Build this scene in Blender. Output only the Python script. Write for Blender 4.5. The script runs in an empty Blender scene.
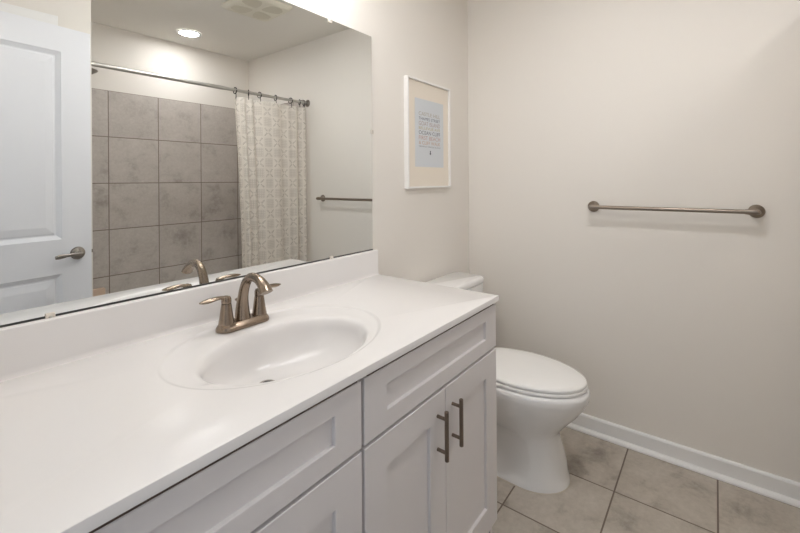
import bpy, bmesh, math
from mathutils import Vector, Matrix

S = bpy.context.scene
COL = S.collection
PI = math.pi

# ------------------------------------------------------------------ camera
cam_d = bpy.data.cameras.new('camera'); cam = bpy.data.objects.new('camera', cam_d); COL.objects.link(cam)
FPX, YAW, V0, ROLL = 409.17, 0.6566, 180.57, -0.0073
cam_d.sensor_width = 36.0; cam_d.sensor_fit = 'HORIZONTAL'
cam_d.lens = FPX / 800 * 36.0
cam_d.shift_y = (V0 - 266.5) / 800
cam_d.clip_start = 0.01; cam_d.clip_end = 50
F_ = Vector((math.cos(YAW), math.sin(YAW), 0)); R_ = Vector((math.sin(YAW), -math.cos(YAW), 0)); U_ = Vector((0, 0, 1))
Rc = R_ * math.cos(ROLL) + U_ * math.sin(ROLL); Uc = U_ * math.cos(ROLL) - R_ * math.sin(ROLL)
m = Matrix((Rc, Uc, -F_)).transposed().to_4x4(); m.translation = Vector((-2.2307, -1.1845, 1.2833))
cam.matrix_world = m
S.camera = cam

# ------------------------------------------------------------------ view, world, area lights
S.view_settings.view_transform = 'Standard'; S.view_settings.look = 'None'
S.view_settings.gamma = 1.0; S.view_settings.use_curve_mapping = False
S.view_settings.exposure = 1.65
S.cycles.max_bounces = 14; S.cycles.diffuse_bounces = 8; S.cycles.glossy_bounces = 8
S.cycles.sample_clamp_indirect = 6.0
w = bpy.data.worlds.new('world'); S.world = w; w.use_nodes = True
w.node_tree.nodes['Background'].inputs[0].default_value = (0.80, 0.88, 1.0, 1)
w.node_tree.nodes['Background'].inputs[1].default_value = 0.10

def area(name, loc, target, sx, sy, power, color, cat, label):
    d = bpy.data.lights.new(name, 'AREA'); d.shape = 'RECTANGLE'; d.size = sx; d.size_y = sy; d.energy = power; d.color = color
    o = bpy.data.objects.new(name, d); COL.objects.link(o); o.location = loc
    o.rotation_euler = (Vector(target) - Vector(loc)).to_track_quat('-Z', 'Y').to_euler()
    return o
# added cool fill, source unseen, shining in through the doorway in the left wall
area('hallway_fill', (-3.35, -0.95, 1.55), (-2.0, -0.95, 1.15), 1.1, 1.7, 2.0, (0.86, 0.93, 1.0), '', '')

# ------------------------------------------------------------------ dimensions
H = 2.44; D = 2.36; XL = -2.385; XC = -0.878; HC = 0.877; YC = -0.579
YA = -1.39; XA = -1.52; YR = 1.498; T = 0.3415; ZT = 1.962

# ------------------------------------------------------------------ node helpers
def srgb(r, g, b):
    f = lambda c: (c / 255 / 12.92) if c / 255 <= 0.04045 else ((c / 255 + 0.055) / 1.055) ** 2.4
    return (f(r), f(g), f(b), 1)
class N:
    def __init__(s, name):
        s.m = bpy.data.materials.new(name); s.m.use_nodes = True; s.t = s.m.node_tree; s.b = s.t.nodes['Principled BSDF']
    def n(s, typ, **k):
        x = s.t.nodes.new(typ)
        for a, v in k.items():
            if a.startswith('i_'): x.inputs[a[2:].replace('_', ' ')].default_value = v
            else: setattr(x, a, v)
        return x
    def l(s, a, b): s.t.links.new(a, b)
    def math(s, op, a, b=None, c=None):
        x = s.t.nodes.new('ShaderNodeMath'); x.operation = op
        for i, v in enumerate((a, b, c)):
            if v is None: continue
            if isinstance(v, (int, float)): x.inputs[i].default_value = v
            else: s.l(v, x.inputs[i])
        return x.outputs[0]
    def mix(s, fac, a, b):
        x = s.t.nodes.new('ShaderNodeMix'); x.data_type = 'RGBA'
        for k, v in ((0, fac), (6, a), (7, b)):
            if isinstance(v, (int, float, tuple)): x.inputs[k].default_value = v
            else: s.l(v, x.inputs[k])
        return x.outputs[2]
    def ramp(s, fac, stops):
        x = s.t.nodes.new('ShaderNodeValToRGB'); s.l(fac, x.inputs[0])
        e = x.color_ramp.elements
        while len(e) < len(stops): e.new(0.5)
        for i, (p, c) in enumerate(stops): e[i].position = p; e[i].color = c
        return x.outputs[0]
    def bump(s, h, strength, dist=0.001):
        x = s.t.nodes.new('ShaderNodeBump'); x.inputs['Strength'].default_value = strength; x.inputs['Distance'].default_value = dist
        s.l(h, x.inputs['Height']); s.l(x.outputs[0], s.b.inputs['Normal'])
def plain(name, col, rough=0.5, metal=0.0, spec=0.5, coat=0.0, noise=0, strength=0.1, dist=0.0005, mott=0.0):
    M = N(name); M.b.inputs['Base Color'].default_value = col; M.b.inputs['Roughness'].default_value = rough
    M.b.inputs['Metallic'].default_value = metal; M.b.inputs['Specular IOR Level'].default_value = spec
    M.b.inputs['Coat Weight'].default_value = coat
    tc = M.n('ShaderNodeTexCoord'); nz = M.n('ShaderNodeTexNoise'); nz.inputs['Scale'].default_value = noise or 30
    M.l(tc.outputs['Object'], nz.inputs['Vector'])
    if mott:
        c2 = tuple(c * (1 - mott) for c in col[:3]) + (1,)
        M.l(M.mix(nz.outputs[0], col, c2), M.b.inputs['Base Color'])
    if noise: M.bump(nz.outputs[0], strength, dist)
    return M.m

WALL = plain('wall_paint', srgb(232, 228, 222), 0.75, noise=350, strength=0.12, spec=0.3)
CEIL = plain('ceiling_paint', srgb(232, 229, 223), 0.9, noise=300, strength=0.1, spec=0.2)
TRIM = plain('white_trim_paint', srgb(238, 238, 238), 0.35, noise=20, strength=0.02)
DOORM = plain('white_door_paint', srgb(231, 233, 239), 0.4, noise=200, strength=0.05)
CAB = plain('cabinet_paint', srgb(220, 217, 217), 0.42, noise=220, strength=0.04)
CABIN = plain('cabinet_shadow_gap', srgb(92, 78, 68), 0.8)  # shade put into the colour of the gap strip; toe kick shares it
MARBLE = plain('cultured_marble', srgb(229, 227, 226), 0.22, spec=0.5, noise=6, strength=0.0, mott=0.015)
PORC = plain('porcelain', srgb(238, 238, 238), 0.10, coat=0.3)
SEATM = plain('seat_plastic', srgb(243, 243, 242), 0.2)
NICKEL = plain('brushed_nickel', srgb(152, 137, 122), 0.27, 1.0, noise=400, strength=0.03)
BARM = plain('towel_bar_nickel', srgb(148, 137, 126), 0.32, 1.0)
PULLM = plain('dark_bar_nickel', srgb(132, 120, 109), 0.3, 1.0)
NICKD = plain('dark_brushed_nickel', srgb(152, 146, 140), 0.32, 1.0)
CHROME = plain('satin_steel', srgb(200, 198, 194), 0.4, 1.0)
BRONZE = plain('ring_bronze', srgb(52, 46, 43), 0.4, 0.2)
BLACK = plain('dark_hole', srgb(30, 28, 27), 0.6)
VENTW = plain('vent_plastic', srgb(226, 222, 208), 0.5)
VENTD = plain('vent_recess_plastic', srgb(208, 203, 188), 0.7)
TUBM = plain('tub_acrylic', srgb(232, 232, 230), 0.15, coat=0.3)
CLIPM = plain('clear_clip_plastic', srgb(225, 218, 208), 0.15)
SOAP = plain('peach_carton', srgb(214, 188, 168), 0.6)
FRAMEM = plain('white_frame', srgb(238, 237, 235), 0.4)
MATM = plain('cream_mat', srgb(234, 226, 214), 0.8)
PRINTM = plain('blue_grey_print', srgb(212, 217, 222), 0.7)
CAULK = plain('caulk', srgb(200, 192, 178), 0.6)

MM = N('mirror_silver'); MM.b.inputs['Base Color'].default_value = (0.85, 0.87, 0.862, 1); MM.b.inputs['Metallic'].default_value = 1; MM.b.inputs['Roughness'].default_value = 0.0
MIRROR = MM.m
MIREDGE = plain('mirror_glass_edge', srgb(92, 104, 100), 0.25)
CHAN = plain('dark_mirror_channel', srgb(52, 52, 52), 0.4)

def tile(name, ux, uy, ox, oy, tw, th, mortar, c_lo, c_mid, c_hi, c_mortar, rough):
    """square tiles with cloudy veining; ux/uy choose the in-plane axes"""
    M = N(name); tc = M.n('ShaderNodeTexCoord'); sp = M.n('ShaderNodeSeparateXYZ'); M.l(tc.outputs['Object'], sp.inputs[0])
    ax = {'x': sp.outputs[0], 'y': sp.outputs[1], 'z': sp.outputs[2]}
    u = M.math('DIVIDE', M.math('SUBTRACT', ax[ux], ox), tw); v = M.math('DIVIDE', M.math('SUBTRACT', ax[uy], oy), th)
    iu = M.math('FLOOR', u); iv = M.math('FLOOR', v); fu = M.math('FRACT', u); fv = M.math('FRACT', v)
    du = M.math('MULTIPLY', M.math('MINIMUM', fu, M.math('SUBTRACT', 1.0, fu)), tw)
    dv = M.math('MULTIPLY', M.math('MINIMUM', fv, M.math('SUBTRACT', 1.0, fv)), th)
    d = M.math('MINIMUM', du, dv)
    mort = M.math('LESS_THAN', d, mortar)
    cid = M.n('ShaderNodeCombineXYZ'); M.l(iu, cid.inputs[0]); M.l(iv, cid.inputs[1])
    wn = M.n('ShaderNodeTexWhiteNoise'); M.l(cid.outputs[0], wn.inputs['Vector'])
    off = M.n('ShaderNodeVectorMath', operation='SCALE'); M.l(wn.outputs['Color'], off.inputs[0]); off.inputs['Scale'].default_value = 9.0
    cc = M.n('ShaderNodeCombineXYZ'); M.l(ax[ux], cc.inputs[0]); M.l(ax[uy], cc.inputs[1])
    add = M.n('ShaderNodeVectorMath', operation='ADD'); M.l(cc.outputs[0], add.inputs[0]); M.l(off.outputs[0], add.inputs[1])
    n1 = M.n('ShaderNodeTexNoise'); n1.inputs['Scale'].default_value = 6.0; n1.inputs['Detail'].default_value = 10; n1.inputs['Roughness'].default_value = 0.68; n1.inputs['Distortion'].default_value = 0.25
    n2 = M.n('ShaderNodeTexNoise'); n2.inputs['Scale'].default_value = 60; n2.inputs['Detail'].default_value = 4; n2.inputs['Roughness'].default_value = 0.7
    M.l(add.outputs[0], n1.inputs['Vector']); M.l(add.outputs[0], n2.inputs['Vector'])
    base = M.ramp(n1.outputs[0], [(0.30, c_lo), (0.47, c_mid), (0.72, c_hi)])
    sp2 = M.math('MULTIPLY', M.math('SUBTRACT', n2.outputs[0], 0.5), 0.35)
    pr = M.math('MULTIPLY', M.math('SUBTRACT', wn.outputs['Value'], 0.5), 0.06)
    mul = M.math('ADD', 1.0, M.math('ADD', sp2, pr))
    vm = M.n('ShaderNodeVectorMath', operation='SCALE'); M.l(base, vm.inputs[0]); M.l(mul, vm.inputs['Scale'])
    M.l(M.mix(mort, vm.outputs[0], c_mortar), M.b.inputs['Base Color'])
    M.b.inputs['Roughness'].default_value = rough
    hgt = M.math('MINIMUM', M.math('DIVIDE', d, mortar * 1.8), 1.0)
    M.bump(M.math('ADD', hgt, M.math('MULTIPLY', n2.outputs[0], 0.15)), 0.5, 0.0015)
    return M.m
FT = (srgb(142, 134, 124), srgb(182, 174, 163), srgb(201, 194, 184), srgb(114, 101, 90))
FLOORM = tile('floor_tile', 'x', 'y', -0.369, -0.848, 0.339, 0.337, 0.0030, *FT, 0.42)
WT = (srgb(160, 152, 146), srgb(190, 183, 177), srgb(200, 194, 188), srgb(128, 115, 106))
WTX = tile('wall_tile_long', 'x', 'z', -0.13, ZT, T, T, 0.0030, *WT, 0.35)
WTY = tile('wall_tile_side', 'y', 'z', -D, ZT, T, T, 0.0030, *WT, 0.35)

def curtain_mat():
    M = N('woven_curtain'); uv = M.n('ShaderNodeUVMap'); sp = M.n('ShaderNodeSeparateXYZ'); M.l(uv.outputs[0], sp.inputs[0])
    c = 0.077
    u = M.math('DIVIDE', sp.outputs[0], c); v = M.math('DIVIDE', sp.outputs[1], c)
    iu = M.math('FLOOR', u); iv = M.math('FLOOR', v)
    chk = M.math('MODULO', M.math('ADD', M.math('ADD', iu, iv), 200.0), 2.0)      # 0 / 1
    fu = M.math('SUBTRACT', M.math('FRACT', u), 0.5); fv = M.math('SUBTRACT', M.math('FRACT', v), 0.5)
    au = M.math('ABSOLUTE', fu); av = M.math('ABSOLUTE', fv)
    mx = M.math('MAXIMUM', au, av)
    inside = M.math('LESS_THAN', mx, 0.41)
    # X cell: pairs of dashed diagonals
    dd = M.math('ABSOLUTE', M.math('SUBTRACT', au, av))
    st = M.math('LESS_THAN', M.math('ABSOLUTE', M.math('SUBTRACT', dd, 0.055)), 0.021)
    dash = M.math('LESS_THAN', M.math('FRACT', M.math('MULTIPLY', M.math('ADD', au, av), 10.0)), 0.62)
    out = M.math('GREATER_THAN', M.math('ADD', au, av), 0.14)
    X = M.math('MULTIPLY', M.math('MULTIPLY', st, dash), M.math('MULTIPLY', out, inside))
    # grid cell: fine squares
    gu = M.math('LESS_THAN', M.math('ABSOLUTE', M.math('SUBTRACT', M.math('FRACT', M.math('MULTIPLY', fu, 6.0)), 0.5)), 0.2)
    gv = M.math('LESS_THAN', M.math('ABSOLUTE', M.math('SUBTRACT', M.math('FRACT', M.math('MULTIPLY', fv, 6.0)), 0.5)), 0.2)
    G = M.math('MULTIPLY', M.math('MULTIPLY', M.math('MAXIMUM', gu, gv), M.math('LESS_THAN', mx, 0.42)), 0.24)
    ln = M.math('ADD', M.math('MULTIPLY', X, chk), M.math('MULTIPLY', G, M.math('SUBTRACT', 1.0, chk)))
    # thin light seams between cells
    wv = M.n('ShaderNodeTexNoise'); wv.inputs['Scale'].default_value = 900; M.l(uv.outputs[0], wv.inputs['Vector'])
    cream = srgb(248, 244, 239); tan = srgb(92, 85, 76)
    base = M.mix(wv.outputs[0], cream, srgb(236, 230, 222))
    cc = M.mix(M.math('MULTIPLY', ln, 0.85), base, tan); M.l(cc, M.b.inputs['Base Color'])
    tr = M.n('ShaderNodeBsdfTranslucent'); M.l(cc, tr.inputs[0]); ms = M.n('ShaderNodeMixShader'); ms.inputs[0].default_value = 0.35
    M.l(M.b.outputs[0], ms.inputs[1]); M.l(tr.outputs[0], ms.inputs[2]); M.l(ms.outputs[0], M.t.nodes['Material Output'].inputs[0])
    M.b.inputs['Roughness'].default_value = 0.95; M.b.inputs['Specular IOR Level'].default_value = 0.1
    M.b.inputs['Subsurface Weight'].default_value = 0.0
    return M.m
CURT = curtain_mat()

def emis(name, col, s):
    M = N(name); M.b.inputs['Emission Color'].default_value = col; M.b.inputs['Emission Strength'].default_value = s
    M.b.inputs['Base Color'].default_value = (0.9, 0.9, 0.9, 1); return M.m
BULB = emis('frosted_globe_lit', (1.0, 0.985, 0.98, 1), 10.0)
DOWN_FILL = emis('fill_lens_added', (1.0, 0.99, 0.985, 1), 54.0)  # lens of the added fill lamp
DOWN = emis('downlight_lens_lit', (1.0, 0.97, 0.965, 1), 32.0)

# ------------------------------------------------------------------ mesh helpers
def finish(name, bm, mat, parent=None, smooth=False, bevel=0.0, seg=2, kind=None, angle=35):
    bmesh.ops.recalc_face_normals(bm, faces=bm.faces)
    me = bpy.data.meshes.new(name); bm.to_mesh(me); bm.free()
    for mm in (mat if isinstance(mat, (list, tuple)) else [mat]): me.materials.append(mm)
    o = bpy.data.objects.new(name, me); COL.objects.link(o)
    if parent: o.parent = parent
    if smooth:
        for p in me.polygons: p.use_smooth = True
        me.set_sharp_from_angle(angle=math.radians(angle))
    if bevel:
        b = o.modifiers.new('bevel', 'BEVEL'); b.width = bevel; b.segments = seg; b.limit_method = 'ANGLE'; b.angle_limit = math.radians(40)
        b.harden_normals = False
    if kind: o['kind'] = kind
    return o
def box(bm, x0, x1, y0, y1, z0, z1):
    x0, x1 = min(x0, x1), max(x0, x1); y0, y1 = min(y0, y1), max(y0, y1); z0, z1 = min(z0, z1), max(z0, z1)
    v = [bm.verts.new((x, y, z)) for x in (x0, x1) for y in (y0, y1) for z in (z0, z1)]
    for f in ((0, 1, 3, 2), (4, 6, 7, 5), (0, 4, 5, 1), (2, 3, 7, 6), (0, 2, 6, 4), (1, 5, 7, 3)): bm.faces.new([v[i] for i in f])
def boxes(name, lst, mat, parent=None, bevel=0.0, kind=None, seg=2):
    bm = bmesh.new()
    for b in lst: box(bm, *b)
    return finish(name, bm, mat, parent, bevel=bevel, kind=kind, seg=seg)
def loft(bm, rings, cap0=True, cap1=True, closed=True):
    R = [[bm.verts.new(p) for p in r] for r in rings]
    n = len(R[0])
    for a, b in zip(R, R[1:]):
        for i in range(n if closed else n - 1):
            j = (i + 1) % n
            bm.faces.new((a[i], a[j], b[j], b[i]))
    if cap0: bm.faces.new(list(reversed(R[0])))
    if cap1: bm.faces.new(R[-1])
    return R
def lathe(bm, prof, loc=(0, 0, 0), axis='z', n=32):
    """prof: (radius, height) list; axis direction"""
    rings = []
    for r, h in prof:
        ring = []
        for i in range(n):
            a = 2 * PI * i / n; p = (r * math.cos(a), r * math.sin(a), h)
            if axis == 'x': p = (h, r * math.cos(a), r * math.sin(a))
            if axis == 'y': p = (r * math.cos(a), h, r * math.sin(a))
            ring.append((p[0] + loc[0], p[1] + loc[1], p[2] + loc[2]))
        rings.append(ring)
    loft(bm, rings)
def tube(bm, pts, radii, n=16, flat=None, up=Vector((0, 0, 1))):
    """sweep along points; flat = (w, h) multipliers per point"""
    pts = [Vector(p) for p in pts]; rings = []
    if isinstance(radii, (int, float)): radii = [radii] * len(pts)
    for i, p in enumerate(pts):
        t = (pts[min(i + 1, len(pts) - 1)] - pts[max(i - 1, 0)]).normalized()
        s = t.cross(up)
        if s.length < 1e-4: s = t.cross(Vector((1, 0, 0)))
        s.normalize(); u = s.cross(t).normalized()
        fw, fh = (flat[i] if flat else (1, 1))
        rings.append([tuple(p + s * math.cos(2 * PI * k / n) * radii[i] * fw + u * math.sin(2 * PI * k / n) * radii[i] * fh) for k in range(n)])
    loft(bm, rings)
def bez(p0, p1, p2, p3, n=12):
    o = []
    for i in range(n + 1):
        t = i / n; a = (1 - t)
        o.append(tuple(a ** 3 * p0[k] + 3 * a * a * t * p1[k] + 3 * a * t * t * p2[k] + t ** 3 * p3[k] for k in range(3)))
    return o
def thing(name, label, cat, loc=(0, 0, 0), group=None):
    o = bpy.data.objects.new(name, None); COL.objects.link(o); o.location = loc; o.empty_display_size = 0.05
    o['label'] = label; o['category'] = cat
    if group: o['group'] = group
    return o
def tag(o, label, cat, group=None):
    o['label'] = label; o['category'] = cat
    if group: o['group'] = group
    return o
def rebase(root):
    """children meshes were written in world coordinates: shift them to the thing's base"""
    L = Vector(root.location)
    for ch in root.children_recursive:
        if ch.data: ch.data.transform(Matrix.Translation(-L))

# ------------------------------------------------------------------ room shell
ST = 'structure'
boxes('floor', [(-2.60, 0.15, -2.55, 0.15, -0.10, 0.0)], FLOORM, kind=ST)
boxes('ceiling', [(-2.60, 0.15, -2.55, 0.15, H, H + 0.10)], CEIL, kind=ST)
boxes('wall_back', [(-2.60, 0.12, 0.006, 0.12, 0, H)], WALL, kind=ST)
boxes('wall_right', [(0.0, 0.12, -2.50, 0.006, 0, H)], WALL, kind=ST)
boxes('wall_alcove', [(XA - 0.12, 0.0, -D - 0.12, -D, 0, H)], WALL, kind=ST)
# closet wall facing the mirror, with the alcove's left end wall returning from it (L shape)
boxes('wall_front', [(-2.60, XA, YA - 0.11, YA, 0, H), (XA - 0.11, XA, -D, YA - 0.11, 0, H)], WALL, kind=ST)
# left wall with the doorway (from y=-0.62 to y=-1.25)
boxes('wall_left', [(XL - 0.12, XL, -0.60, 0.006, 0, H), (XL - 0.12, XL, YA, -1.28, 0, H), (XL - 0.12, XL, -1.28, -0.60, 2.06, H)], WALL, kind=ST)
# tiled surround of the tub
boxes('wall_tile_long', [(XA, 0.0, -D, -D + 0.010, 0.40, ZT)], WTX, kind=ST)
boxes('wall_tile_right', [(-0.010, 0.0, -D + 0.010, -1.545, 0.0, ZT + 0.004)], WTY, kind=ST)
boxes('wall_tile_left', [(XA, XA + 0.010, -D + 0.010, -1.545, 0.40, ZT)], WTY, kind=ST)

def base_profile(name, pts, axis, a0, a1, mat, parent=None, kind=None):
    bm = bmesh.new()
    if axis == 'y': rings = [[(-d, a, z) for d, z in pts] for a in (a0, a1)]
    else: rings = [[(a, -d, z) for d, z in pts] for a in (a0, a1)]
    loft(bm, rings); return finish(name, bm, mat, parent, smooth=False, kind=kind)
BP = [(0, 0), (0.013, 0), (0.013, 0.074), (0.010, 0.080), (0.006, 0.083), (0, 0.083)]
SP = [(0.013, 0), (0.031, 0), (0.030, 0.007), (0.026, 0.013), (0.020, 0.017), (0.013, 0.019)]
b = base_profile('baseboard_right', BP, 'y', -1.545, 0.0, TRIM, kind=ST)
base_profile('shoe_moulding', SP, 'y', -1.545, -0.03, TRIM, parent=b)
b = base_profile('baseboard_back', BP, 'x', XC + 0.003, -0.013, TRIM, kind=ST)
base_profile('shoe_moulding', SP, 'x', XC + 0.003, -0.031, TRIM, parent=b)
# casing of the closet doorway behind the open door
boxes('trim_1', [(-1.725, -1.660, YA, YA + 0.016, 0.0, 2.105), (XL + 0.001, -1.660, YA, YA + 0.018, 2.045, 2.105)], TRIM, kind=ST, bevel=0.002)

# ------------------------------------------------------------------ door_1: two-panel door swung open against the closet wall
HX, HY = -2.345, -1.2315
ang = math.atan2(-1.3323 - HY, -1.541 - HX)
DW = math.hypot(-1.541 - HX, -1.3323 - HY)
door = bpy.data.objects.new('door_1', None); COL.objects.link(door); door['kind'] = ST
door.location = (HX, HY, 0); door.rotation_euler = (0, 0, ang)
# local frame: x from hinge to latch edge, y = 0 room face, negative y = back, z up
def panel_door(W, Z0, Z1, th, panels):
    bm = bmesh.new()
    def face(y, sgn):
        xs = sorted({0, W} | {a for p in panels for a in (p[0], p[1])}); zs = sorted({Z0, Z1} | {a for p in panels for a in (p[2], p[3])})
        for i in range(len(xs) - 1):
            for j in range(len(zs) - 1):
                x0, x1, z0, z1 = xs[i], xs[i + 1], zs[j], zs[j + 1]
                hit_ = any(abs(p[0] - x0) < 1e-6 and abs(p[1] - x1) < 1e-6 and abs(p[2] - z0) < 1e-6 and abs(p[3] - z1) < 1e-6 for p in panels)
                if not hit_:
                    bm.faces.new([bm.verts.new(q) for q in ((x0, y, z0), (x1, y, z0), (x1, y, z1), (x0, y, z1))]); continue
                prev = None
                for o, dep in ((0, 0), (0.004, 0.003), (0.020, 0.012), (0.026, 0.012), (0.030, 0.009), (0.062, 0.004)):
                    r = [bm.verts.new(q) for q in ((x0 + o, y - sgn * dep, z0 + o), (x1 - o, y - sgn * dep, z0 + o), (x1 - o, y - sgn * dep, z1 - o), (x0 + o, y - sgn * dep, z1 - o))]
                    if prev:
                        for k in range(4): bm.faces.new((prev[k], prev[(k + 1) % 4], r[(k + 1) % 4], r[k]))
                    prev = r
                bm.faces.new(prev)
    face(0, 1); face(-th, -1)
    for q in (((0, 0), (0, -th)), ((W, 0), (W, -th))):
        (xa, ya), (xb, yb) = q
        bm.faces.new([bm.verts.new(v) for v in ((xa, ya, Z0), (xb, yb, Z0), (xb, yb, Z1), (xa, ya, Z1))])
    for z in (Z0, Z1): bm.faces.new([bm.verts.new(v) for v in ((0, 0, z), (W, 0, z), (W, -th, z), (0, -th, z))])
    bmesh.ops.remove_doubles(bm, verts=bm.verts, dist=1e-5)
    return bm
pn = [(0.13, DW - 0.122, 1.012, 1.918), (0.13, DW - 0.122, 0.24, 0.845)]
finish('door_leaf', panel_door(DW, 0.012, 2.040, 0.035, pn), DOORM, door)
hx = DW - 0.060; hz = 0.936
bm = bmesh.new(); lathe(bm, [(0.0, 0.0), (0.0315, 0.0), (0.0315, 0.004), (0.029, 0.010), (0.020, 0.013), (0.013, 0.016), (0.0115, 0.038), (0.0, 0.038)], (hx, 0, hz), 'y')
hd = finish('door_handle', bm, NICKD, door, smooth=True)
bm = bmesh.new()
pts = bez((hx, 0.036, hz), (hx - 0.01, 0.052, hz), (hx - 0.05, 0.052, hz + 0.004), (hx - 0.106, 0.047, hz - 0.004), 14)
tube(bm, pts, [0.011] + [0.009] * 4 + [0.0075] * 6 + [0.008, 0.009, 0.009, 0.007], flat=[(1, 1)] * 5 + [(0.8, 1.0)] * 6 + [(0.7, 1.2)] * 4)
finish('lever', bm, NICKD, hd, smooth=True)
bm = bmesh.new(); box(bm, DW - 0.0005, DW + 0.0012, -0.030, -0.005, 0.905, 0.967); box(bm, DW, DW + 0.010, -0.023, -0.011, 0.928, 0.944)
finish('latch', bm, NICKD, door)

# ------------------------------------------------------------------ bathtub
TB = thing('bathtub', 'white alcove bathtub behind the patterned shower curtain', 'bathtub', (-0.76, -1.95, 0))
def rrect(cx, cy, hx_, hy_, r, z, n=6):
    o = []
    for qx, qy, a0 in ((1, 1, 0), (-1, 1, PI / 2), (-1, -1, PI), (1, -1, 1.5 * PI)):
        for i in range(n + 1):
            a = a0 + i / n * PI / 2
            o.append((cx + qx * (hx_ - r) + r * math.cos(a), cy + qy * (hy_ - r) + r * math.sin(a), z))
    return o
TX, TY = -0.76, -1.967; HXX, HYY = 0.744, 0.378
bm = bmesh.new()
loft(bm, [rrect(TX, TY, HXX, HYY - 0.012, 0.01, 0.0), rrect(TX, TY, HXX, HYY - 0.012, 0.01, 0.40), rrect(TX, TY, HXX, HYY, 0.012, 0.42), rrect(TX, TY, HXX, HYY, 0.012, 0.45),
          rrect(TX, TY, HXX - 0.01, HYY - 0.01, 0.012, 0.458), rrect(TX, TY, HXX - 0.07, HYY - 0.07, 0.12, 0.458), rrect(TX, TY, HXX - 0.085, HYY - 0.085, 0.12, 0.445),
          rrect(TX, TY, HXX - 0.12, HYY - 0.11, 0.12, 0.20), rrect(TX, TY, HXX - 0.20, HYY - 0.16, 0.11, 0.11)])
finish('tub_shell', bm, TUBM, TB, smooth=True)
bm = bmesh.new(); lathe(bm, [(0, 0), (0.03, 0), (0.027, 0.003), (0, 0.004)], (-1.25, TY, 0.111)); finish('drain', bm, CHROME, TB, smooth=True)
rebase(TB)

sb = thing('soap_carton', 'small peach carton standing on the tub rim by the tiled wall', 'carton', (-1.245, -2.305, 0.458))
boxes('carton_body', [(-1.295, -1.197, -2.330, -2.290, 0.4585, 0.524)], SOAP, sb, bevel=0.003)
boxes('carton_flap', [(-1.293, -1.199, -2.329, -2.291, 0.524, 0.527)], SOAP, sb)
rebase(sb)

sh = thing('wall_shower', 'metal shower head on a bent arm from the alcove end wall', 'shower', (XA + 0.011, -1.95, 2.04))
bm = bmesh.new(); lathe(bm, [(0, 0), (0.03, 0), (0.028, 0.006), (0.012, 0.010), (0, 0.010)], (XA + 0.0005, -1.95, 2.04), 'x'); finish('escutcheon', bm, CHROME, sh, smooth=True)
bm = bmesh.new(); tube(bm, bez((XA + 0.006, -1.95, 2.04), (XA + 0.07, -1.95, 2.05), (XA + 0.10, -1.95, 2.05), (XA + 0.130, -1.95, 2.02)), 0.010); finish('arm', bm, CHROME, sh, smooth=True)
bm = bmesh.new()
d = Vector((0.55, 0, -0.83)).normalized(); p = Vector((XA + 0.126, -1.95, 2.024))
tube(bm, [p, p + d * 0.012, p + d * 0.02, p + d * 0.05, p + d * 0.060], [0.013, 0.015, 0.017, 0.038, 0.036], n=24); finish('spray_head', bm, NICKD, sh, smooth=True)
rebase(sh)

# ------------------------------------------------------------------ curtain rod, rings, curtain
ZR = 1.931
rd = thing('shower_curtain_rod', 'steel shower curtain rod spanning the tub alcove under the ceiling', 'curtain rod', (-0.76, -YR, ZR))
bm = bmesh.new(); tube(bm, [(XA + 0.006, -YR, ZR), (-0.74, -YR, ZR)], 0.0128, n=20); finish('rod', bm, CHROME, rd, smooth=True)
bm = bmesh.new(); tube(bm, [(-1.36, -YR, ZR), (-0.006, -YR, ZR)], 0.0112, n=20); finish('inner_rod', bm, CHROME, rd, smooth=True)
for sx, x in ((1, XA), (-1, 0.0)):
    bm = bmesh.new(); lathe(bm, [(0, sx * 0.0005), (0.030, sx * 0.0005), (0.030, sx * 0.004), (0.024, sx * 0.012), (0.018, sx * 0.022), (0, sx * 0.022)], (x, -YR, ZR), 'x')
    finish('end_flange', bm, NICKD if sx < 0 else CHROME, rd, smooth=True)
rebase(rd)

CT, CB = 1.888, 0.06
def cy(s, z):      # fold profile; s in 0..1 along the curtain
    k = 1.0 + 0.15 * (CT - z)
    e = math.exp(-((s - 0.10) / 0.16) ** 2) + math.exp(-((s - 0.93) / 0.13) ** 2)
    a = 0.020 * e * math.sin(2 * PI * (8.5 * s + 0.35)) * k + 0.009 * math.sin(2 * PI * (2.4 * s + 0.1)) + 0.004 * math.sin(2 * PI * (5.3 * s + 0.3)) * k
    return a
def cx_(s, z):
    f = (CT - z) / (CT - CB)
    xl = -0.676 + 0.048 * f + (0.02 * math.sin(3 * f)); xr = -0.020
    g = s
    return xl + (xr - xl) * g
bm = bmesh.new(); uvl = bm.loops.layers.uv.new('UVMap')
NS, NZ = 260, 60
grid = []; us = []
for j in range(NZ + 1):
    z = CT + (CB - CT) * j / NZ; row = []; uu = [0.0]
    for i in range(NS + 1):
        s = i / NS
        sag = -0.006 * abs(math.sin(PI * 6 * s)) if j == 0 else 0
        row.append(bm.verts.new((cx_(s, z), -YR + 0.012 + cy(s, z), z + sag)))
        if i: uu.append(uu[-1] + (row[-1].co - row[-2].co).length)
    grid.append(row); us.append(uu)
ref_u = us[5]
for j in range(NZ):
    for i in range(NS):
        f = bm.faces.new((grid[j][i], grid[j + 1][i], grid[j + 1][i + 1], grid[j][i + 1]))
        for lp, (jj, ii) in zip(f.loops, ((j, i), (j + 1, i), (j + 1, i + 1), (j, i + 1))):
            lp[uvl].uv = (ref_u[ii] + 0.01, CT - (CT - CB) * jj / NZ)
me = bpy.data.meshes.new('shower_curtain'); bm.to_mesh(me); bm.free(); me.materials.append(CURT)
for pgn in me.polygons: pgn.use_smooth = True
cur = bpy.data.objects.new('shower_curtain', me); COL.objects.link(cur)
sd = cur.modifiers.new('solidify', 'SOLIDIFY'); sd.thickness = 0.0015
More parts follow.
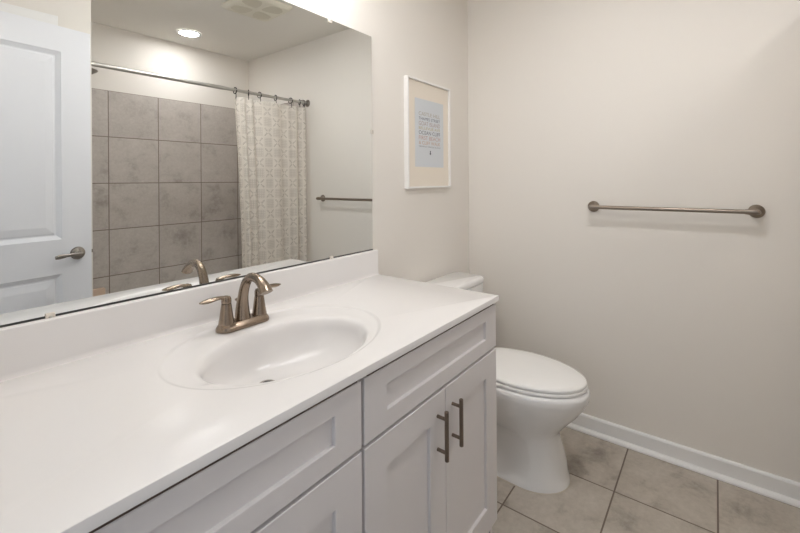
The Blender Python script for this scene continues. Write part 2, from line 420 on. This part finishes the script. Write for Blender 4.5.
tag(cur, 'cream shower curtain woven with crosses and grids, hanging beside the white wall', 'shower curtain')

RL = ['dark curtain ring at the free left edge of the patterned curtain', 'dark curtain ring, second from the curtain free edge',
      'dark curtain ring, third from the curtain free edge', 'dark curtain ring, fourth from the curtain free edge',
      'dark curtain ring, third from the wall end of the rod', 'dark curtain ring, second from the wall end of the rod', 'dark curtain ring tight against the wall flange of the rod']
ring0 = None
def ring_mesh(name, dx, par):
    bm = bmesh.new()
    pts = []
    for i in range(20):
        a = 2 * PI * i / 19 * 0.94 + 0.5; pts.append((dx, 0.0215 * math.cos(a), 0.0215 * math.sin(a) - 0.004))
    tube(bm, pts, 0.0034, n=8, up=Vector((1, 0, 0)))
    return finish(name, bm, BRONZE, par, smooth=True)
for k, x in enumerate((-0.650, -0.545, -0.455, -0.315, -0.175, -0.085, -0.040)):
    s = (x + 0.655) / 0.641
    if ring0 is None:
        ring0 = thing('curtain_ring', RL[0], 'curtain ring', (x, -YR, ZR), 'curtain rings on the shower rod')
        ring_mesh('ring', 0.0, ring0)
        bm = bmesh.new(); tube(bm, [(0, 0.006, -0.018), (0, 0.011, -0.030), (0, 0.013, -0.048), (0, 0.009, -0.060), (0, 0.004, -0.056)], 0.0026, n=8, up=Vector((1, 0, 0))); finish('hook', bm, BRONZE, ring0, smooth=True)
        bm = bmesh.new()
        for q in range(4):
            lathe(bm, [(0, -0.003), (0.003, -0.002), (0.003, 0.002), (0, 0.003)], (0.0, 0.008 * math.cos(q * .6 + .9), 0.0185 * math.sin(q * .6 + .9)), 'x', n=8)
        finish('roller_beads', bm, BRONZE, ring0, smooth=True)
    else:
        r = ring0.copy(); COL.objects.link(r); r.location = (x, -YR, ZR); r['label'] = RL[k]; r['group'] = 'curtain rings on the shower rod'
        for ch in list(ring0.children):
            c = ch.copy(); COL.objects.link(c); c.parent = r
        r.rotation_euler = (0, 0, (0.0, 0.5, -0.1, 0.15, -0.2, 0.4, 0.3)[k])

# ------------------------------------------------------------------ ceiling fixtures
dl = thing('recessed_ceiling_light', 'round lit recessed ceiling light over the bathtub', 'ceiling light', (-0.71, -2.045, H))
bm = bmesh.new(); rings = []
for r_, z_ in ((0.088, H - 0.0005), (0.088, H - 0.004), (0.080, H - 0.008), (0.070, H - 0.008), (0.066, H - 0.004)):
    rings.append([(-0.71 + r_ * math.cos(2 * PI * i / 48), -2.045 + r_ * math.sin(2 * PI * i / 48), z_) for i in range(48)])
loft(bm, rings, cap0=False, cap1=False); finish('trim_ring', bm, TRIM, dl, smooth=True)
bm = bmesh.new(); lathe(bm, [(0, -0.0045), (0.067, -0.0045), (0.067, -0.002), (0, -0.002)], (-0.71, -2.045, H), n=48); finish('lens', bm, DOWN, dl)
rebase(dl)

# added fill lamp copied from the downlight, out of frame in mid ceiling
dl_fill = dl.copy(); COL.objects.link(dl_fill); dl_fill.location = (-0.95, -1.00, H); dl_fill['label'] = 'added fill light, shaped like a recessed light, in the middle of the bathroom ceiling'
for ch in list(dl.children):
    c = ch.copy(); COL.objects.link(c); c.parent = dl_fill
    if c.name.startswith('lens'):
        c.data = ch.data.copy(); c.data.materials.clear(); c.data.materials.append(DOWN_FILL)

vc = Vector((-0.665, -1.20, H))
ev = thing('exhaust_fan', 'cream square exhaust fan grille with four leaf shaped openings on the ceiling', 'exhaust fan', tuple(vc))
VA = 0.05
def vr(cx, cy, h, r, z):
    pts = rrect(0, 0, h, h, r, z); c, s_ = math.cos(VA), math.sin(VA)
    return [(cx + p[0] * c - p[1] * s_, cy + p[0] * s_ + p[1] * c, p[2]) for p in pts]
bm = bmesh.new()
loft(bm, [vr(vc.x, vc.y, 0.172, 0.035, H - 0.0005), vr(vc.x, vc.y, 0.172, 0.035, H - 0.008), vr(vc.x, vc.y, 0.160, 0.035, H - 0.020), vr(vc.x, vc.y, 0.140, 0.03, H - 0.026), vr(vc.x, vc.y, 0.128, 0.03, H - 0.024)])
finish('grille_cover', bm, VENTW, ev, smooth=True)
for q in range(4):
    a = PI / 4 + q * PI / 2 + VA; ca, sa = math.cos(a), math.sin(a)
    bm = bmesh.new()
    def leaf(sc, z):
        o = []
        for i in range(28):
            t = 2 * PI * i / 28
            lx = 0.096 + sc * 0.066 * math.cos(t); ly = sc * 0.056 * math.sin(t) * (1 + 0.45 * math.cos(t))
            o.append((vc.x + lx * ca - ly * sa, vc.y + lx * sa + ly * ca, z))
        return o
    loft(bm, [leaf(1.0, H - 0.0235), leaf(1.0, H - 0.0252), leaf(0.92, H - 0.0246)])
    finish('leaf_opening', bm, VENTD, ev)
rebase(ev)

# ------------------------------------------------------------------ vanity light above the mirror (out of frame at the top)
VLX = -1.46
vl = thing('vanity_light', 'three globe vanity light on the wall above the mirror', 'wall light', (VLX, 0, 2.13))
boxes('backplate', [(VLX - 0.27, VLX + 0.27, -0.022, 0.0055, 2.15, 2.23)], NICKEL, vl, bevel=0.004)
for dx in (-0.22, 0.0, 0.22):
    x = VLX + dx
    bm = bmesh.new(); tube(bm, bez((x, -0.02, 2.18), (x, -0.09, 2.24), (x, -0.15, 2.24), (x, -0.15, 2.205)), 0.009); lathe(bm, [(0, 0.0), (0.028, 0.0), (0.022, 0.022), (0.0, 0.022)], (x, -0.15, 2.188)); ar = finish('lamp_arm', bm, NICKEL, vl, smooth=True)
    bm = bmesh.new(); lathe(bm, [(0.0, -0.095), (0.03, -0.09), (0.050, -0.07), (0.058, -0.04), (0.052, -0.012), (0.030, 0.0), (0, 0.0)], (x, -0.15, 2.187), n=28); finish('glass_globe', bm, BULB, ar, smooth=True)
rebase(vl)

# ------------------------------------------------------------------ wall mirror
MX0, MX1, MZ0, MZ1 = -2.37, -0.892, 0.9845, 1.912
mr = thing('wall_mirror', 'large frameless wall mirror standing above the white backsplash', 'mirror', ((MX0 + MX1) / 2, 0, MZ0))
bm = bmesh.new(); box(bm, MX0, MX1, 0.0, 0.0055, MZ0, MZ1)
for f in bm.faces: f.material_index = 1
g = finish('mirror_glass', bm, [MIRROR, MIREDGE], mr)
for p in g.data.polygons: p.material_index = 0 if p.normal.y < -0.9 else 1
boxes('bottom_channel', [(MX0, MX1, -0.0012, 0.0055, 0.9815, MZ0 + 0.0022)], CHAN, mr)
def clip(x, z, vert=True):
    bm = bmesh.new()
    s_ = 1 if z > 1.45 else -1
    if vert:
        a = [(0.009, 0.0), (0.0095, 0.004), (0.0095, 0.010)]
        box(bm, x - 0.009, x + 0.009, -0.005, -0.0003, z - 0.010 * (1 if s_ > 0 else 0.2), z + 0.010 * (0.6 if s_ > 0 else 0.9))
    else:
        box(bm, x - 0.008, x + 0.006, -0.005, -0.0003, z - 0.009, z + 0.009)
    o = finish('mirror_clip', bm, CLIPM, mr, bevel=0.002)
    bm = bmesh.new(); lathe(bm, [(0, 0), (0.0035, 0), (0.003, -0.0015), (0, -0.002)], (x, -0.005, z), 'y', n=12); finish('screw', bm, CHROME, o, smooth=True)
clip(-1.133, MZ1 - 0.004); clip(-1.136, MZ0 - 0.001); clip(-1.984, MZ0 - 0.001); clip(-1.984, MZ1); clip(-0.891, 1.496, False)
rebase(mr)

# ------------------------------------------------------------------ vanity top with integral oval sink
vt = thing('vanity_countertop', 'white cultured marble vanity countertop with integral oval sink', 'countertop', ((XL + XC) / 2, 0, 0.8585))
RX0, RX1, RY0, RY1 = XL + 0.001, XC - 0.0015, YC, 0.0055
oc = (-1.572, -0.288)
angs = [2 * PI * i / 144 for i in range(144)] + [math.atan2(y - oc[1], x - oc[0]) % (2 * PI) for x in (RX0, RX1) for y in (RY0, RY1)]
angs = sorted(set(round(a, 6) for a in angs))
def rect_ring(ins, z):
    o = []
    x0, x1, y0, y1 = RX0 + ins, RX1 - ins, RY0 + ins, RY1 - ins
    for a in angs:
        c, s_ = math.cos(a), math.sin(a); t = 1e9
        X0, X1, Y0, Y1 = RX0, RX1, RY0, RY1
        if c > 1e-9: t = min(t, (X1 - oc[0]) / c)
        if c < -1e-9: t = min(t, (X0 - oc[0]) / c)
        if s_ > 1e-9: t = min(t, (Y1 - oc[1]) / s_)
        if s_ < -1e-9: t = min(t, (Y0 - oc[1]) / s_)
        px, py = oc[0] + c * t, oc[1] + s_ * t
        o.append((min(max(px, x0), x1), min(max(py, y0), y1), z))
    return o
def el_ring(cx, cy_, a, b_, z):
    o = []
    for t in angs:
        c, s_ = math.cos(t), math.sin(t); k = 1 / math.sqrt((c / a) ** 2 + (s_ / b_) ** 2)
        o.append((cx + c * k, cy_ + s_ * k, z))
    return o
bm = bmesh.new()
ib = (-1.581, -0.333); dr = (-1.604, -0.263)
R3 = [rect_ring(0.03, 0.8585), rect_ring(0.0, 0.8585), rect_ring(0.0, HC - 0.0012), rect_ring(0.0004, HC - 0.0004), rect_ring(0.0014, HC),
      el_ring(*oc, 0.2955, 0.2265, HC), el_ring(*oc, 0.2905, 0.2220, HC - 0.0004), el_ring(*oc, 0.2870, 0.2190, HC - 0.0034), el_ring(*oc, 0.279, 0.2140, HC - 0.0040),
      el_ring(-1.577, -0.308, 0.243, 0.1925, HC - 0.0046), el_ring(*ib, 0.230, 0.1665, HC - 0.0056), el_ring(*ib, 0.223, 0.1635, HC - 0.0085), el_ring(*ib, 0.218, 0.160, HC - 0.014), el_ring(*ib, 0.213, 0.155, HC - 0.026)]
for i in range(1, 15):
    t = i / 14
    k = math.cos(t * PI / 2) ** 0.56; zz = HC - 0.026 - 0.091 * math.sin(t * PI / 2) ** 1.05
    a_, b_ = max(0.213 * k, 0.024), max(0.155 * k, 0.024)
    R3.append(el_ring(ib[0] + (dr[0] - ib[0]) * t, ib[1] + (dr[1] - ib[1]) * t ** 1.8, a_, b_, zz))
R3.append(el_ring(*dr, 0.022, 0.022, HC - 0.1180))
loft(bm, R3, cap0=False, cap1=True)
finish('slab_with_sink', bm, MARBLE, vt, smooth=True, angle=50)
bm = bmesh.new()
prof = [(0.0055, HC - 0.001), (-0.0265, HC - 0.001), (-0.0245, HC + 0.002), (-0.0220, HC + 0.006), (-0.0205, HC + 0.012), (-0.0200, 0.9785), (-0.0188, 0.9812), (-0.0165, 0.982), (0.0055, 0.982)]
loft(bm, [[(x, y, z) for y, z in prof] for x in (RX0, RX1 - 0.0005)])
finish('backsplash', bm, MARBLE, vt, smooth=True, angle=50)
bm = bmesh.new(); zf = HC - 0.1180
lathe(bm, [(0, 0.0), (0.0215, 0.0), (0.0215, 0.002), (0.017, 0.0025), (0.014, -0.0005 + 0.001), (0, 0.001)], (dr[0], dr[1], zf)); dn = finish('drain', bm, NICKD, vt, smooth=True)
bm = bmesh.new(); lathe(bm, [(0, 0.0012), (0.0125, 0.0012), (0.0115, 0.004), (0, 0.005)], (dr[0], dr[1], zf)); finish('drain_stopper', bm, BLACK, dn, smooth=True)
rebase(vt)

# ------------------------------------------------------------------ faucet
FX, FY, FZ = -1.578, -0.112, HC - 0.0031
fc = thing('faucet', 'brushed nickel two handle sink faucet behind the oval basin', 'faucet', (FX, FY, FZ))
bm = bmesh.new()
def stad(hw, hd, z, n=40):
    o = []
    for i in range(n):
        a = 2 * PI * i / n; c, s_ = math.cos(a), math.sin(a)
        ex = hw - hd
        o.append((FX + (ex if c >= 0 else -ex) + hd * c if abs(c) > 1e-6 else FX, FY + hd * s_, z))
    return o
loft(bm, [stad(0.079, 0.0295, FZ), stad(0.0795, 0.030, FZ + 0.003), stad(0.078, 0.0285, FZ + 0.009), stad(0.073, 0.0235, FZ + 0.016), stad(0.068, 0.019, FZ + 0.0195)])
finish('base_plate', bm, NICKEL, fc, smooth=True)
# spout: slender at the crest, wide at the foot, leaning towards the basin
c1 = bez((FX, FY + 0.004, FZ + 0.014), (FX, FY + 0.010, FZ + 0.070), (FX, FY - 0.004, FZ + 0.137), (FX, FY - 0.045, FZ + 0.143), 12)
c2 = bez((FX, FY - 0.045, FZ + 0.143), (FX, FY - 0.072, FZ + 0.146), (FX, FY - 0.096, FZ + 0.134), (FX, FY - 0.113, FZ + 0.110), 9)
pts = c1 + c2[1:]
n_ = len(pts); rad = []
for i in range(n_):
    t = i / (n_ - 1)
    rad.append(0.0225 - 0.036 * t if t < 0.22 else 0.0144 - 0.0022 * min(1, (t - 0.22) / 0.3) + (0.0035 * max(0, (t - 0.7) / 0.3)))
bm = bmesh.new(); tube(bm, pts, rad, n=24, flat=[(1.0, 1.0)] * (n_ - 6) + [(1.0, 1.0), (0.95, 1.05), (0.9, 1.1), (0.86, 1.15), (0.82, 1.2), (0.8, 1.2)], up=Vector((1, 0, 0)))
sp_ = finish('spout', bm, NICKEL, fc, smooth=True)
for sx in (-1, 1):
    hxp = FX + sx * 0.0515
    bm = bmesh.new(); lathe(bm, [(0, 0), (0.0212, 0.0), (0.0205, 0.006), (0.0182, 0.018), (0.0152, 0.040), (0.0133, 0.054), (0.0126, 0.0555), (0, 0.0555)], (hxp, FY, FZ + 0.0175), n=28)
    hp = finish('handle_post', bm, NICKEL, fc, smooth=True)
    bm = bmesh.new()
    lathe(bm, [(0, 0), (0.0115, 0.0), (0.0132, 0.0015), (0.0132, 0.012), (0.0105, 0.0185), (0, 0.0200)], (hxp, FY, FZ + 0.0735), n=24)
    P0 = (hxp - sx * 0.002, FY, FZ + 0.0865)
    pts = bez(P0, (hxp + sx * 0.020, FY, FZ + 0.098), (hxp + sx * 0.040, FY, FZ + 0.090), (hxp + sx * 0.074, FY, FZ + 0.0905), 14)
    tube(bm, pts, [0.010, 0.0095, 0.009, 0.0085, 0.008, 0.008, 0.0082, 0.0086, 0.009, 0.0093, 0.0095, 0.0093, 0.0085, 0.0065, 0.003],
         flat=[(1, 0.8)] * 2 + [(1, 0.6)] * 3 + [(1.15, 0.62)] * 10)
    finish('lever', bm, NICKEL, hp, smooth=True)
bm = bmesh.new(); tube(bm, [(FX - 0.004, FY + 0.024, FZ + 0.008), (FX - 0.004, FY + 0.025, FZ + 0.066)], 0.0022, n=10)
lathe(bm, [(0, 0), (0.003, 0.0), (0.0068, 0.004), (0.0068, 0.007), (0.003, 0.0095), (0, 0.010)], (FX - 0.004, FY + 0.025, FZ + 0.064), n=16); finish('lift_rod', bm, NICKEL, fc, smooth=True)
rebase(fc)

# ------------------------------------------------------------------ vanity cabinets
YF = -0.568
def shaker(name, x0, x1, z0, z1, st, rt, rb, par):
    """front at y=YF, 19 mm thick, recessed flat panel"""
    bm = bmesh.new(); y0, y1, yr = YF, YF + 0.019, YF + 0.0095
    o = [(x0, z0), (x1, z0), (x1, z1), (x0, z1)]; i_ = [(x0 + st, z0 + rb), (x1 - st, z0 + rb), (x1 - st, z1 - rt), (x0 + st, z1 - rt)]
    e = 0.0015
    ie = [(x0 + st + e, z0 + rb + e), (x1 - st - e, z0 + rb + e), (x1 - st - e, z1 - rt - e), (x0 + st + e, z1 - rt - e)]
    oo = [(x0 + e, z0 + e), (x1 - e, z0 + e), (x1 - e, z1 - e), (x0 + e, z1 - e)]
    loft(bm, [[(x, y1, z) for x, z in o], [(x, y0 + e, z) for x, z in o], [(x, y0, z) for x, z in oo], [(x, y0, z) for x, z in i_], [(x, y0 + e, z) for x, z in ie], [(x, yr, z) for x, z in ie]])
    return finish(name, bm, CAB, par)
def bar_pull(x, z0, z1, par):
    bm = bmesh.new(); y = YF - 0.030
    lathe(bm, [(0, z0), (0.0052, z0), (0.006, z0 + 0.001), (0.006, z1 - 0.001), (0.0052, z1), (0, z1)], (x, y, 0), n=20)
    for z in (z0 + 0.022, z1 - 0.022): tube(bm, [(x, YF + 0.0002, z), (x, y, z)], 0.0048, n=14)
    return finish('bar_handle', bm, PULLM, par, smooth=True)
def carcass(par, x0, x1):
    t = 0.016; yb = YF + 0.0205
    boxes('carcass', [(x0, x0 + t, yb, -0.004, 0.0, 0.8580 if x0 < -2 else 0.735), (x1 - t, x1, yb + 0.0, -0.004, 0.0, 0.8580 if x1 > -1 else 0.735), (x0, x1, yb, -0.004, 0.082, 0.098), (x0, x1, -0.012, -0.004, 0.082, 0.8580),
                      (x0 + t, x1 - t, yb, yb + 0.019, 0.815, 0.8580), (x0 + t, x1 - t, yb, yb + 0.019, 0.676, 0.706), ((x0 + x1) / 2 - 0.02, (x0 + x1) / 2 + 0.02, yb, yb + 0.019, 0.09, 0.69)], CAB, par)
    boxes('gap_shade_strip', [(x0 + t, x1 - t, YF + 0.0015, yb - 0.0004, 0.8463, 0.8582)], CABIN, par)  # dark strip stands in for the shade under the slab
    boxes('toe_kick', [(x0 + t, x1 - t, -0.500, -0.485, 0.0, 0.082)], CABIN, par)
rv = thing('vanity_cabinet', 'light grey shaker vanity cabinet with two bar handles, beside the toilet', 'cabinet', (-1.225, -0.28, 0))
carcass(rv, -1.5685, -0.8815)
shaker('false_drawer_front', -1.5650, -0.8815, 0.6975, 0.8460, 0.078, 0.041, 0.044, rv)
dL = shaker('door', -1.5650, -1.2255, 0.0855, 0.6890, 0.078, 0.076, 0.083, rv); bar_pull(-1.268, 0.513, 0.649, dL)
dR = shaker('door', -1.2225, -0.8815, 0.0855, 0.6890, 0.078, 0.076, 0.083, rv); bar_pull(-1.187, 0.513, 0.649, dR)
rebase(rv)
lv = thing('vanity_cabinet', 'light grey shaker vanity cabinet under the sink, left of the one with two bar handles', 'cabinet', (-1.975, -0.28, 0))
carcass(lv, XL + 0.002, -1.5705)
shaker('false_drawer_front', -2.378, -1.5740, 0.6975, 0.8460, 0.078, 0.041, 0.044, lv)
a_ = shaker('door', -2.378, -1.978, 0.0855, 0.6890, 0.078, 0.076, 0.083, lv); bar_pull(-2.021, 0.513, 0.649, a_)
a_ = shaker('door', -1.975, -1.5740, 0.0855, 0.6890, 0.078, 0.076, 0.083, lv); bar_pull(-1.932, 0.513, 0.649, a_)
rebase(lv)

# ------------------------------------------------------------------ toilet
CX = -0.443
tl = thing('toilet', 'white two piece toilet with closed elongated lid beside the vanity', 'toilet', (CX, -0.40, 0))
def egg(hw, yf, yb, ym, z, nf=2.0, nb=2.6, n=64, hwb=None):
    """front half ellipse from ym to yf, back half superellipse from ym to yb"""
    o = []
    for i in range(n):
        a = 2 * PI * i / n; c, s_ = math.cos(a), math.sin(a)
        e = nf if s_ <= 0 else nb
        px = (abs(c) ** (2 / e)) * (1 if c >= 0 else -1); py = abs(s_) ** (2 / e)
        wd = hw
        if s_ > 0 and hwb: wd = hw + (hwb - hw) * min(1, py * 1.2)
        o.append((CX + wd * px, ym + (-(ym - yf) * py if s_ <= 0 else (yb - ym) * py), z))
    return o
bm = bmesh.new()
secs = [  # hw, yf, yb, ym, z, hw at the back
    (0.138, -0.692, -0.20, -0.53, 0.000, 0.138), (0.138, -0.692, -0.20, -0.53, 0.010, 0.136), (0.133, -0.688, -0.20, -0.54, 0.022, 0.110), (0.126, -0.682, -0.20, -0.55, 0.042, 0.060),
    (0.121, -0.677, -0.20, -0.56, 0.085, 0.046), (0.116, -0.664, -0.19, -0.56, 0.130, 0.045), (0.112, -0.652, -0.18, -0.55, 0.168, 0.052), (0.113, -0.648, -0.17, -0.54, 0.193, 0.070),
    (0.121, -0.654, -0.15, -0.51, 0.211, 0.09), (0.137, -0.673, -0.13, -0.49, 0.236, 0.10), (0.156, -0.700, -0.10, -0.48, 0.269, 0.11), (0.172, -0.732, -0.07, -0.48, 0.305, 0.12),
    (0.183, -0.756, -0.05, -0.48, 0.341, 0.13), (0.190, -0.771, -0.04, -0.48, 0.373, 0.14), (0.191, -0.774, -0.04, -0.48, 0.393, 0.15), (0.187, -0.770, -0.04, -0.48, 0.407, 0.15), (0.176, -0.758, -0.05, -0.48, 0.412, 0.15)]
loft(bm, [egg(h, f, b_, ym, z, hwb=hb) for h, f, b_, ym, z, hb in secs])
finish('bowl', bm, PORC, tl, smooth=True, angle=60)
bm = bmesh.new()
loft(bm, [egg(0.1415, -0.6955, -0.195, -0.53, 0.0002, hwb=0.141), egg(0.1405, -0.6945, -0.195, -0.53, 0.002, hwb=0.140), egg(0.137, -0.691, -0.20, -0.53, 0.003, hwb=0.137)]); finish('caulk_bead', bm, CAULK, tl, smooth=True)
bm = bmesh.new()
loft(bm, [egg(0.170, -0.752, -0.262, -0.48, 0.4135, 2.0, 4), egg(0.180, -0.763, -0.257, -0.48, 0.4155, 2.0, 4), egg(0.181, -0.764, -0.257, -0.48, 0.4240, 2.0, 4), egg(0.178, -0.761, -0.260, -0.48, 0.4275, 2.0, 4), egg(0.165, -0.748, -0.262, -0.48, 0.4280, 2.0, 4)]); finish('seat', bm, SEATM, tl, smooth=True, angle=50)
bm = bmesh.new()
loft(bm, [egg(0.168, -0.752, -0.262, -0.48, 0.4302, 2.0, 3.2, hwb=0.15), egg(0.178, -0.762, -0.257, -0.48, 0.4330, 2.0, 3.2, hwb=0.155), egg(0.178, -0.762, -0.257, -0.48, 0.4400, 2.0, 3.2, hwb=0.155), egg(0.174, -0.757, -0.260, -0.48, 0.4445, 2.0, 3.2, hwb=0.15), egg(0.160, -0.740, -0.272, -0.48, 0.4480, 2.0, 3, hwb=0.14), egg(0.10, -0.65, -0.32, -0.48, 0.4515, 2.0, 3), egg(0.03, -0.53, -0.42, -0.47, 0.4530, 2.0, 3)]); finish('lid', bm, SEATM, tl, smooth=True, angle=60)
for sx in (-1, 1):
    bm = bmesh.new(); lathe(bm, [(0, 0), (0.016, 0), (0.016, 0.028), (0.012, 0.034), (0, 0.035)], (CX + sx * 0.075, -0.240, 0.4125), n=20); finish('hinge', bm, SEATM, tl, smooth=True)
bm = bmesh.new()
loft(bm, [rrect(CX, -0.115, 0.195, 0.078, 0.03, 0.4125), rrect(CX, -0.115, 0.205, 0.086, 0.03, 0.425), rrect(CX, -0.113, 0.222, 0.092, 0.03, 0.735)]); finish('tank', bm, PORC, tl, smooth=True)
bm = bmesh.new()
def lidr(ins, z): return rrect(CX, -0.1085, 0.236 - ins, 0.097 - ins, max(0.035 - ins, 0.005), z)
loft(bm, [lidr(0.010, 0.7355), lidr(0.002, 0.738), lidr(0.0, 0.744), lidr(0.0, 0.760), lidr(0.005, 0.767), lidr(0.016, 0.770)]); finish('tank_lid', bm, PORC, tl, smooth=True, angle=60)
bm = bmesh.new(); lathe(bm, [(0, 0), (0.013, 0), (0.012, -0.008), (0, -0.010)], (CX - 0.155, -0.2035, 0.69), 'y', n=16)
tube(bm, [(CX - 0.155, -0.214, 0.69), (CX - 0.12, -0.218, 0.688), (CX - 0.085, -0.217, 0.682)], [0.006, 0.006, 0.007], n=10); finish('flush_lever', bm, CHROME, tl, smooth=True)
for sx in (-1, 1):
    bm = bmesh.new(); lathe(bm, [(0, 0), (0.012, 0), (0.011, 0.010), (0.006, 0.015), (0, 0.016)], (CX + sx * 0.110, -0.40, 0.020), n=16); finish('bolt_cap', bm, SEATM, tl, smooth=True)
rebase(tl)

# ------------------------------------------------------------------ towel bar
tb = thing('towel_bar', 'brushed nickel towel bar mounted on the white wall above the baseboard', 'towel bar', (0, -1.01, 1.146))
ZB, XB = 1.146, -0.056
for y in (-0.698, -1.318):
    bm = bmesh.new(); lathe(bm, [(0, -0.0005), (0.0275, -0.0005), (0.0275, -0.004), (0.024, -0.009), (0.016, -0.013), (0.0115, -0.020), (0.0105, -0.040), (0.0115, -0.050), (0.0115, -0.060), (0.008, -0.068), (0.0, -0.070)], (0, y, ZB), 'x', n=32)
    finish('mounting_post', bm, BARM, tb, smooth=True)
bm = bmesh.new(); tube(bm, [(XB, -0.698, ZB), (XB, -1.318, ZB)], 0.0092, n=20); finish('bar', bm, BARM, tb, smooth=True)
for a0, a1 in ((-0.701, -0.737), (-1.315, -1.279)):
    bm = bmesh.new(); tube(bm, [(XB, a0, ZB), (XB, a0 + (a1 - a0) * .5, ZB), (XB, a1, ZB)], [0.0125, 0.0122, 0.0100], n=20); finish('collar', bm, BARM, tb, smooth=True)
rebase(tb)

# ------------------------------------------------------------------ framed print
PX0, PX1, PZ0, PZ1 = -0.651, -0.252, 1.244, 1.790
pf = thing('framed_print', 'white framed print of place names in a cream mat, above the toilet', 'picture', ((PX0 + PX1) / 2, 0, PZ0))
bm = bmesh.new(); yb, yf, w_ = 0.0055, -0.019, 0.009
def rr(i, y): return [(PX0 + i, y, PZ0 + i), (PX1 - i, y, PZ0 + i), (PX1 - i, y, PZ1 - i), (PX0 + i, y, PZ1 - i)]
loft(bm, [rr(0, yb), rr(0, yf + 0.001), rr(0.001, yf), rr(w_ - 0.001, yf), rr(w_, yf + 0.001), rr(w_, yf + 0.014)], cap1=False); finish('frame', bm, FRAMEM, pf)
boxes('mat_board', [(PX0 + w_ + 0.0005, PX1 - w_ - 0.0005, yf + 0.012, yf + 0.014, PZ0 + w_ + 0.0005, PZ1 - w_ - 0.0005)], MATM, pf)
IX0, IX1, IZ0, IZ1 = -0.579, -0.314, 1.352, 1.696
pr_ = boxes('print', [(IX0, IX1, yf + 0.0112, yf + 0.0119, IZ0, IZ1)], PRINTM, pf)
dg = bpy.context.evaluated_depsgraph_get()
def text(s, zc, h, col, bold=0.0):
    cu = bpy.data.curves.new('lettering', 'FONT'); cu.body = s; cu.size = 1; cu.offset = bold; cu.align_x = 'CENTER'; cu.extrude = 0.0
    to = bpy.data.objects.new('lettering', cu); COL.objects.link(to)
    bpy.context.view_layer.update()
    me = bpy.data.meshes.new_from_object(to.evaluated_get(bpy.context.evaluated_depsgraph_get()))
    bpy.data.objects.remove(to)
    xs = [v.co.x for v in me.vertices]; ys = [v.co.y for v in me.vertices]
    W = 0.200; x0, x1, y0, y1 = min(xs), max(xs), min(ys), max(ys); cx = (IX0 + IX1) / 2
    for v in me.vertices:
        v.co = Vector((cx + ((v.co.x - x0) / (x1 - x0) - 0.5) * W, yf + 0.0108, zc + ((v.co.y - y0) / (y1 - y0) - 0.5) * h))
    me.name = 'lettering'; me.materials.append(plain('ink', col, 0.8))
    o = bpy.data.objects.new('lettering', me); COL.objects.link(o); o.parent = pr_
    return o
top = 1.622
for s, dz, h, c in (('CASTLE HILL', 0.0, 0.019, srgb(178, 172, 160)), ('THAMES STREET', -0.0245, 0.015, srgb(96, 104, 126)), ('GOAT ISLAND', -0.049, 0.021, srgb(176, 160, 158)),
                    ('BELLEVUE AVE', -0.0725, 0.014, srgb(186, 176, 140)), ('OCEAN CLIFF', -0.0955, 0.019, srgb(100, 104, 118)), ('FIRST BEACH', -0.1215, 0.021, srgb(190, 158, 152)),
                    ('& CLIFF WALK', -0.147, 0.018, srgb(194, 166, 148)), ('NEWPORT RHODE ISLAND', -0.166, 0.007, srgb(130, 134, 142))):
    text(s, top + dz, h, c)
bm = bmesh.new(); cxp = (IX0 + IX1) / 2 + 0.004; zp = top - 0.195
lathe(bm, [(0, 0), (0.0065, 0), (0.0065, -0.0004), (0, -0.0004)], (cxp, yf + 0.0112, zp - 0.005), 'y', n=16)
for k in (-1, 0, 1): tube(bm, [(cxp, yf + 0.0109, zp), (cxp + k * 0.004, yf + 0.0109, zp + 0.010)], [0.0022, 0.0008], n=6)
finish('emblem', bm, plain('ink_dark', srgb(96, 98, 108), 0.8), pr_)
rebase(pf)
